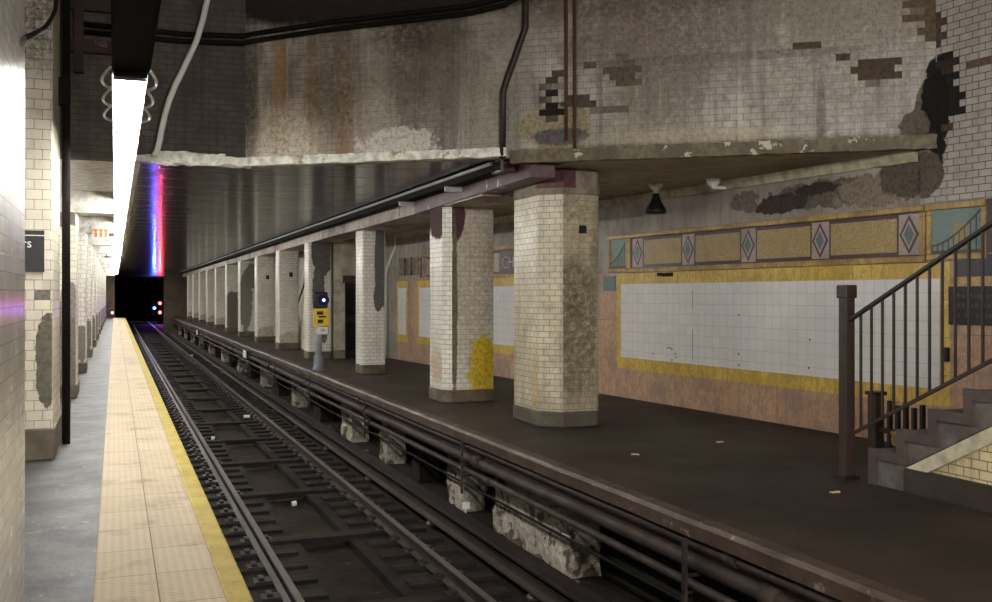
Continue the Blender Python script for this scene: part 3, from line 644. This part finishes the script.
t = thing('stair_railing', (6.15, 6.2, 0), 'brown iron stair railing with tall square newel post', 'railing')
nw = MB().box(6.09, 6.19, 7.03, 7.13, 0, 1.66).build('newel_post', M['brownpaint'], t, .006)
MB().box(6.075, 6.205, 7.015, 7.145, 1.62, 1.74).build('cap', M['brownpaint'], nw, .012)
MB().box(6.06, 6.22, 7.0, 7.16, 0, .03).build('foot_plate', M['darksteel'], nw)
sl = .5
def railbar(y0, y1, z0, w, h): 
    z1 = z0+(y0-y1)*sl
    return MB().add([(6.14-w,y0,z0-h),(6.14+w,y0,z0-h),(6.14+w,y0,z0+h),(6.14-w,y0,z0+h),(6.14-w,y1,z1-h),(6.14+w,y1,z1-h),(6.14+w,y1,z1+h),(6.14-w,y1,z1+h)],
       [(0,1,2,3),(7,6,5,4),(0,4,5,1),(1,5,6,2),(2,6,7,3),(3,7,4,0)])
railbar(7.05, 3.4, 1.42, .022, .018).build('handrail', M['darksteel'], t, .005)
railbar(7.05, 3.4, .39, .016, .014).build('bottom_rail', M['brownpaint'], t)
y = 6.9
while y > 3.45:
    MB().box(6.131, 6.149, y-.009, y+.009, .39+(7.05-y)*sl, 1.42+(7.05-y)*sl).build('baluster', M['brownpaint'], t); y -= .1305
tag(MB(frW).box(6.86, 6.93, -.07, -.02, .95, 1.1).build('wall_box', M['darksteel'], bevel=.01), 'small dark lock box on the yellow surround behind the stair railing', 'box')

# ceiling lamp over the right platform
t = thing('ceiling_lamp', (7.1, 12.05, 2.79), 'black bell-shaped lamp hanging from cream mount under the right platform ceiling', 'lamp')
MB().lathe(7.1, 12.05, [(.035,3.06),(.045,3.12),(.10,3.18),(.11,3.222),(.0,3.222)], 20).build('mount', M['cove'], t)
MB().lathe(7.1, 12.05, [(.0,2.81),(.11,2.795),(.145,2.80),(.145,2.85),(.11,2.91),(.075,2.97),(.05,3.04),(.04,3.08)], 24).build('shade', M['lamp'], t)
t = thing('ceiling_bracket', (7.55, 11.3, 3.08), 'small white broken light bracket on the ceiling right of the hanging lamp', 'bracket')
MB().lathe(7.55, 11.3, [(.0,3.11),(.05,3.11),(.09,3.16),(.1,3.222)], 14).build('rose', M['white_paint'], t)
MB().box(7.48, 7.70, 11.22, 11.26, 3.08, 3.115).build('arm', M['white_paint'], t)

# signs and posts on the right platform
t = thing('sign_pole', (4.12, 21.2, 0), 'grey pole with yellow notice and dark round light box at the platform edge', 'sign pole')
MB().lathe(4.12, 21.25, [(.075,0.0),(.075,1.7)], 14).build('pole', M['galv'], t)
MB().lathe(4.12, 21.25, [(.13,0),(.13,.05),(.11,.1),(.1,.3),(.085,.34)], 16).build('foot', plain('blue_grey_foot', C(110,116,128), .5), t)
hb = MB().box(3.98, 4.3, 21.08, 21.2, 1.36, 1.72).build('light_box', plain('navy_box', C(24,26,44), .35, .1), t, .04)
MB().lathe(4.2, 21.06, [(.1,0)], 3) if False else None
MB().tube([(4.2,21.09,1.54),(4.2,21.055,1.54)], .12, 20).build('round_lens', plain('dark_blue_glass', C(26,26,60), .15, .05), hb)
MB().tube([(4.2,21.057,1.54),(4.2,21.05,1.54)], .035, 12).build('blue_lamp', emit('blue_indicator', (.25,.3,1,1), 2.), hb)
nb = MB().box(4.0, 4.32, 21.12, 21.18, .98, 1.36).build('yellow_notice', plain('yellow_notice', C(226,190,30), .45, .08), t)
mk = MB().box(4.06, 4.2, 21.112, 21.12, 1.22, 1.3).box(4.1, 4.26, 21.112, 21.12, 1.16, 1.2).box(4.08, 4.2, 21.112, 21.12, 1.04, 1.12)
mk.build('black_marks', M['black'], nb)
wb = MB().box(4.08, 4.3, 21.12, 21.17, .8, .96).build('white_notice', M['white_paint'], t)
MB().box(4.14, 4.24, 21.112, 21.12, .86, .92).build('grey_mark', M['galv'], wb)
tag(MB().box(3.90, 3.93, 32.2, 32.9, -.38, -.14).build('edge_plate', M['white_paint']), 'small white plate below the right platform edge in mid distance', 'plate')
tag(MB().box(3.90, 3.93, 52.0, 52.7, -.38, -.14).build('edge_plate', M['white_paint']), 'tiny white plate below the right platform edge, far along', 'plate')

# pipes under the right platform lip ---------------------------------------------------------
specs = [('upper thin', 4.02, -.2, .035, M['grimepipe']), ('fat', 4.04, -.345, .062, M['grimepipe']), ('lower thin', 3.99, -.49, .035, M['grimepipe']), ('lowest slack', 4.1, -.72, .016, M['soot'])]
for nm, x, z, r, mt in specs:
    t = thing('service_pipe', (x, 35, z-r), '%s service pipe running under the right platform edge' % nm, 'pipe', 'pipes under the right platform edge')
    MB().tube([(x+.012*mnoise.noise(Vector((yy*.5,z*9,0))), yy, z+(.03 if r < .03 else .012)*mnoise.noise(Vector((yy*.4, z*7, 4)))) for yy in [-4+2.*k for k in range(41)]], r, 10).build('run', mt, t)
    if r > .03:
        for k in range(12):
            yy = 6.3+k*5.6+z*3; MB().tube([(x, yy, z), (x, yy+.16, z)], r*1.35, 10).build('coupling', mt, t)
for k in range(13):
    y = 6.2+k*4.97
    t = thing('pipe_hanger', (4.0, y, -1.0), 'steel hanger strap holding the pipes, %s from the near end' % ORD[k], 'hanger', 'pipe hangers under the right platform edge')
    MB().box(3.90, 3.92, y, y+.05, -.75, -.14).build('strap', M['grimepipe'], t)
    MB().box(3.90, 4.14, y+.01, y+.04, -.55, -.53).box(3.90, 4.14, y+.01, y+.04, -.43, -.41).build('arm', M['darksteel'], t)
# support piers below the right platform
k = 0
y = 8.1
piers = [(5.2,6.6,0),(8.75,10.9,1),(12.0,12.7,1),(14.0,14.4,0),(15.8,16.3,1),(18.4,19.4,1),(21.6,22.4,0),(24.6,25.3,1)]+[(27.5+3*j, 28.2+3*j, j%2) for j in range(16)]
for k, (y0, y1, w) in enumerate(piers):
    lab = {1: 'long crumbling whitewashed pier under the right platform edge', 2: 'short peeling pier under the right platform below the splashed column'}.get(k, '%s crumbling concrete pier under the right platform, from the near end' % ORD[k])
    tag(MB().rough(4.22, 4.53, y0, y1, -1.2, -.33, .05 if w else .03, .1, 3.5, k).build('support_pier', M['crumble'] if w else M['bed']), lab, 'pier', 'support piers under the right platform', 'thing')
rb = MB()
for k in range(200):
    y = 4+52*random.random()**1.6; x = random.uniform(3.75, 4.2); s_ = random.uniform(.012, .05)
    rb.rough(x-s_, x+s_, y-s_, y+s_*1.3, -1.17, -1.15+s_, s_*.5, 9, 20, k)
tag(rb.build('rubble', M['rubble']), 'loose rubble scattered beside the third rail', 'rubble', None, 'stuff')
tag(MB().box(3.98, 4.07, 11.35, 11.38, -.98, -.90).box(4.01, 4.03, 11.37, 11.39, -1.16, -.90).build('marker_plate', M['white_paint']), 'small white marker plate beside the third rail near the long pier', 'plate')

# track ---------------------------------------------------------------------------------------
def rail(xc, label):
    t = thing('running_rail', (xc, 45, -1.08), label, 'rail', 'running rails')
    prof = [(-.07,-1.08),(.07,-1.08),(.07,-1.065),(.012,-1.05),(.012,-.975),(.036,-.962),(.036,-.94),(-.036,-.94),(-.036,-.962),(-.012,-.975),(-.012,-1.05),(-.07,-1.065)]
    MB().extr([(xc+a, b) for a, b in prof], 'y', -8, 103).build('web_and_foot', M['railsteel'], t)
    MB().box(xc-.03, xc+.03, -8, 103, -.942, -.934).build('head', M['railhead'], t)
rail(1.46, 'steel running rail nearest the yellow platform edge')
rail(2.97, 'steel running rail in the middle, between the near rail and third rail')
t = thing('third_rail', (3.56, 45, -1.05), 'dark third rail with cover board on the far side of the track', 'third rail')
MB().extr([(3.49,-1.04),(3.63,-1.04),(3.63,-1.02),(3.575,-1.0),(3.575,-.93),(3.60,-.91),(3.60,-.89),(3.52,-.89),(3.52,-.91),(3.545,-.93),(3.545,-1.0),(3.49,-1.02)], 'y', -8, 75.9).build('rail', M['railsteel'], t)
MB().box(3.46, 3.665, -8, 75.9, -.83, -.79).build('cover_board', M['coverboard'], t, .006)
MB().box(3.635, 3.665, -8, 75.9, -.89, -.83).build('cover_edge', M['coverboard'], t)
for k in range(22):
    y = 5.1+k*3.1
    MB().lathe(3.56, y, [(.07,-1.12),(.07,-1.09),(.045,-1.075),(.06,-1.05),(.05,-1.04)], 10).build('insulator', M['rubble'], t)
    MB().box(3.63, 3.665, y+.4, y+.46, -1.16, -.89).build('cover_bracket', M['darksteel'], t)
sp = .53; fulls = []; n = 0
tie = thing('track_tie', (2.2, 8.45, -1.14), 'full width sooty timber tie crossing under both rails', 'tie', 'full width timber ties')
MB().box(1.0, 3.4, 8.34, 8.56, -1.16, -1.075).build('timber', M['wood'], tie, .01)
for xx in (1.46, 2.97):
    MB().box(xx-.17, xx+.17, 8.36, 8.54, -1.075, -1.062).box(xx-.13, xx-.08, 8.39, 8.51, -1.065, -1.03).box(xx+.08, xx+.13, 8.39, 8.51, -1.065, -1.03).build('tie_plate', M['darksteel'], tie)
for k in range(1, 20): dup(tie, (2.2, 8.45+k*sp*5, -1.14))
dup(tie, (2.2, 8.45-sp*5, -1.14))
def block(xc, d, lab):
    b = thing('tie_block', (xc, 5, -1.14), lab, 'tie', 'short tie blocks')
    b['group'] = lab.split(' under ')[1].replace('the ', '')+' tie blocks'
    MB().box(xc-.42, xc+.42, 4.89, 5.11, -1.16, -1.078).build('timber', M['wood'], b, .01)
    MB().box(xc-.17, xc+.17, 4.91, 5.09, -1.078, -1.062).box(xc-.13, xc-.08, 4.94, 5.06, -1.065, -1.03).box(xc+.08, xc+.13, 4.94, 5.06, -1.065, -1.03).build('tie_plate', M['darksteel'], b)
    first = True
    for k in range(-5, 96):
        if k % 5 == 0: continue
        loc = (xc, 8.45+k*sp, -1.14)
        if first: b.location = loc; first = False
        else: dup(b, loc)
block(1.40, -1, 'short sooty timber tie block under the near running rail')
block(3.02, 1, 'short sooty timber tie block under the middle running rail')
st = MB()
for k in range(96, 180):
    st.box(.98, 3.34, 8.45+k*sp-.11, 8.45+k*sp+.11, -1.16, -1.08)
tag(st.build('distant_ties', M['wood']), 'mass of distant sooty ties towards the tunnel', 'ties', None, 'stuff')
bits = [(2.2,13.0,'white paper scrap lying between the rails, nearest one'),(1.75,19.5,'white paper scrap lying between the rails beside the near rail'),(2.75,22.5,'white paper cup lying against the middle rail'),(3.2,46,'pale litter scrap far along the track by the third rail')]
for k, (x, y, l) in enumerate(bits):
    s_ = .03 if k < 2 else .06
    tag(MB().rough(x-s_, x+s_, y-s_, y+s_, -1.12, -1.10+s_, .012, .03, 14, k).build('paper_scrap', M['white_paint']), l, 'litter')
for k, (x, y, l) in enumerate([(6.3,9.3,'tiny pale scrap on the brown platform floor before the panel'),(5.6,6.6,'yellowish flat scrap on the brown platform floor near the lip'),(5.0,8.9,'white scrap on the brown floor in front of nearest column')]):
    tag(MB().rough(x-.04, x+.04, y-.02, y+.02, 0, .012, .006, .02, 14, k+9).build('paper_scrap', plain('pale_scrap', C(190,176,140), .7, .1)), l, 'litter')
# signal in the tunnel mouth
t = thing('track_signal', (3.75, 100.2, -1.12), 'dark track signal with two red lamps and one blue lamp in the tunnel mouth', 'signal')
MB().box(3.3, 4.3, 100.1, 100.5, -.3, 1.15).build('head', M['black'], t, .02)
MB().tube([(3.9,100.3,-1.12),(3.9,100.3,-.25)], .07, 10).build('mast', M['black'], t)
for nm, x, z, c in (('red_lamp',4.05,.85,(1,.06,.05,1)),('blue_lamp',3.55,.38,(.05,.12,1,1)),('red_lamp',4.05,-.04,(1,.06,.05,1))):
    MB().tube([(x,100.1,z),(x,100.06,z)], .15, 16).build(nm, emit('signal_'+nm, c, 6.), t)
    L = bpy.data.lights.new('signal_glow', 'SPOT'); L.energy = 230 if nm == 'blue_lamp' else 75; L.color = c[:3]; L.shadow_soft_size = .1
    L.spot_size = 2.2; L.spot_blend = .6
    lo = bpy.data.objects.new('signal_glow', L); COL.objects.link(lo); lo.parent = t; lo.location = Vector((x, 99.95, z))-Vector(t.location); lo.rotation_euler = (-PI/2, 0, 0)
t = thing('marker_light', (-.1, 75.6, .1), 'small red marker light at the far end of the left platform', 'light')
MB().box(-.3, -.06, 75.7, 75.9, 0, .6).build('post', M['black'], t)
MB().tube([(-.18,75.7,.38),(-.18,75.66,.38)], .1, 12).build('lens', emit('red_marker', (1,.25,.2,1), 2.), t)

# lights ---------------------------------------------------------------------------------------
LX = .1
def fixture(y0, L, lit, label, name='strip_light'):
    t = thing(name, (LX, y0+L/2, 3.2), label, 'strip light', 'strip lights above the left platform edge')
    MB().extr([(LX-.12,3.20),(LX-.05,3.285),(LX+.05,3.285),(LX+.12,3.20),(LX+.105,3.20),(LX+.045,3.262),(LX-.045,3.262),(LX-.105,3.20)], 'y', y0, y0+L).build('reflector', M['lightbody'] if lit else M['offlight'], t)
    MB().box(LX-.05, LX+.05, y0, y0+L, 3.285, 3.331).build('housing', M['lightbody'] if lit else M['offlight'], t)
    for sx in (-.035, .035):
        if lit: MB().tube([(LX+sx,y0+.05,3.185),(LX+sx,y0+L-.05,3.185)], .02, 8).build('tube', M['tube'], t)
    for q in (y0, y0+L-.03): MB().box(LX-.11, LX+.11, q, q+.03, 3.16, 3.29).build('end_cap', M['galv'] if lit else M['offlight'], t)
    return t
def rods(t, ys):
    for y in ys: MB().tube([(LX,y,3.32),(LX,y,ZU)], .015, 6).build('hanger_rod', M['darksteel'], t)
P0 = fixture(7.35, 2.4, True, 'brightest lit strip light, nearest lit one of the row'); rods(P0, (7.8, 9.4))
P1 = fixture(9.8, 2.4, True, 'lit strip light second along the row, hanging before the dark cross wall'); rods(P1, (10.3, 11.8))
P2 = fixture(12.3, 2.4, True, 'lit strip light third along the row, just under the low ceiling')
for k in range(1, 25):
    dup(P2, (LX, 12.3+2.5*k+1.2, 3.2), 'lit strip light %s along the row towards the tunnel' % ORD[k+2])
U = fixture(4.7, 2.55, False, 'dark unlit strip light housing overhead, before the lit row', 'unlit_strip_light'); rods(U, (5.2, 6.8))
MB().box(LX-.11, LX+.13, 4.7, 7.25, 3.205, 3.3).build('diffuser', M['offlight'], U, .01)
# lit row behind the viewer
B0 = fixture(-1.4, 2.4, True, 'lit strip light above the viewer, first behind the unlit one'); rods(B0, (-.9, .5))
for k, yy in enumerate((-3.9, -6.4)): dup(B0, (LX, yy+1.2, 3.2), 'lit strip light behind the viewer, %s of that row' % ORD[k+1])
# unseen globe lamps added behind the viewer to light upper wall and right platform
hb0 = thing('fill_globe', (1.0, -1.5, 3.3), 'round globe lamp hanging behind the viewer, first of its row', 'lamp', 'added globe lamps behind the viewer')
MB().lathe(1.0, -1.5, [(.30,3.74),(.30,3.77),(.2,3.95),(.08,4.05),(.03,4.1),(.02,ZU)], 20).build('shade', M['lamp'], hb0)
MB().lathe(1.0, -1.5, [(.02,3.28),(.12,3.31),(.19,3.38),(.22,3.5),(.19,3.62),(.12,3.7),(.08,3.76)], 20).build('globe', emit('fill_globe_glow', (1,.97,.92,1), 122.), hb0)
for k, (x, y) in enumerate(((2.2,-3.2),(.9,-4.9),(3.2,-5.2),(1.8,-7.2))): dup(hb0, (x, y, 3.3), 'added unseen globe lamp behind the viewer, %s of its row' % ORD[k+1])
# slack cable loops beside the first lit fixture
for sx, nm in ((-1,'left'),(1,'right')):
    pts = []
    for k in range(49):
        q = k/48*3; y = 7.4+q*.75; w = abs(math.sin(q*PI)); pts.append((LX+sx*(.13+.06*w), y, 3.23+.02*(1-w)))
    tag(MB().tube(pts, .012, 6).build('slack_cable', M['white_paint']), 'white slack cable looped along the %s side of the nearest lit fixture' % nm, 'cable')
t = tag(MB().box(-.35, .32, 37.5, 37.56, 2.98, 3.03).box(-.3, -.27, 37.5, 37.56, 3.0, 3.331).box(.28, .31, 37.5, 37.56, 3.0, 3.331).build('cross_bracket', M['darksteel']), 'dark cross bracket hung under the far light row', 'bracket')

# pipes and cables on the upper walls --------------------------------------------------------------
pts = [(1.08,12.46,ZU),(1.06,12.46,5.3),(1.0,12.46,5.01),(.93,12.46,4.76),(.85,12.46,4.57),(.76,12.46,4.36),(.68,12.46,4.19),(.61,12.46,4.0),(.56,12.46,3.82),(.52,12.46,3.62),(.5,12.46,3.5),(.47,12.46,3.38),(.44,12.48,3.33)]
tag(MB().tube(pts, .037, 10).build('flexible_conduit', M['white_paint']), 'pale flexible conduit dangling in front of the dark cross wall', 'conduit')
for k, dz in enumerate((0, .09)):
    pts = [(-.4,12.7,4.80+dz),(.8,12.7,4.79+dz),(1.5,12.69,4.83+dz)]+[frF(a, -.05, z+dz) for a, z in ((-8.0,4.86),(-7,4.93),(-6,4.97),(-5.2,5.0),(-4.75,5.07),(-4.5,5.2),(-4.2,5.3),(-3,5.42),(0,5.6))]
    tag(MB().tube(pts, .032, 8).build('wall_cable', M['soot']), '%s of two sooty cables strung along the top of the oblique wall' % ('lower','upper')[k], 'cable')
t = tag(MB().tube([frF(-4.5,-.06,ZU-.05), frF(-4.5,-.06,4.78), frF(-4.55,-.06,4.65), frF(-4.72,-.06,4.2), frF(-4.77,-.06,4.05), frF(-4.78,-.06,3.25)], .038, 10).build('wall_pipe', plain('dark_wall_pipe', C(48,38,30), .5, .3)), 'dark bent pipe running down the oblique tiled wall', 'pipe')
for k, a in enumerate((-4.02, -3.92)):
    tag(MB().tube([frF(a,-.035,ZU-.05), frF(a,-.035,4.3), frF(a,-.035,3.45-.1*k)], .02, 8).build('rusty_pipe', M['rust']), '%s of two thin rusty pipes down the oblique wall above nearest column' % ('left','right')[k], 'pipe')

# camera, world, view ---------------------------------------------------------------------------------
cam = bpy.data.cameras.new('camera'); co = bpy.data.objects.new('camera', cam); COL.objects.link(co)
co.location = (0, 0, 1.65); co.rotation_euler = (PI/2, 0, -math.atan(381/980))
cam.sensor_width = 36; cam.lens = 980/992*36; cam.shift_y = 6/992*-1; cam.clip_start = .05; cam.clip_end = 300
S.camera = co
w = bpy.data.worlds.new('world'); S.world = w; w.use_nodes = True
w.node_tree.nodes['Background'].inputs[0].default_value = (.02,.02,.02,1); w.node_tree.nodes['Background'].inputs[1].default_value = .2
vs = S.view_settings; vs.view_transform = 'Standard'; vs.look = 'None'; vs.gamma = 1; vs.use_curve_mapping = False; vs.exposure = 1.25
S.cycles.max_bounces = 8; S.cycles.diffuse_bounces = 5; S.cycles.sample_clamp_indirect = 6
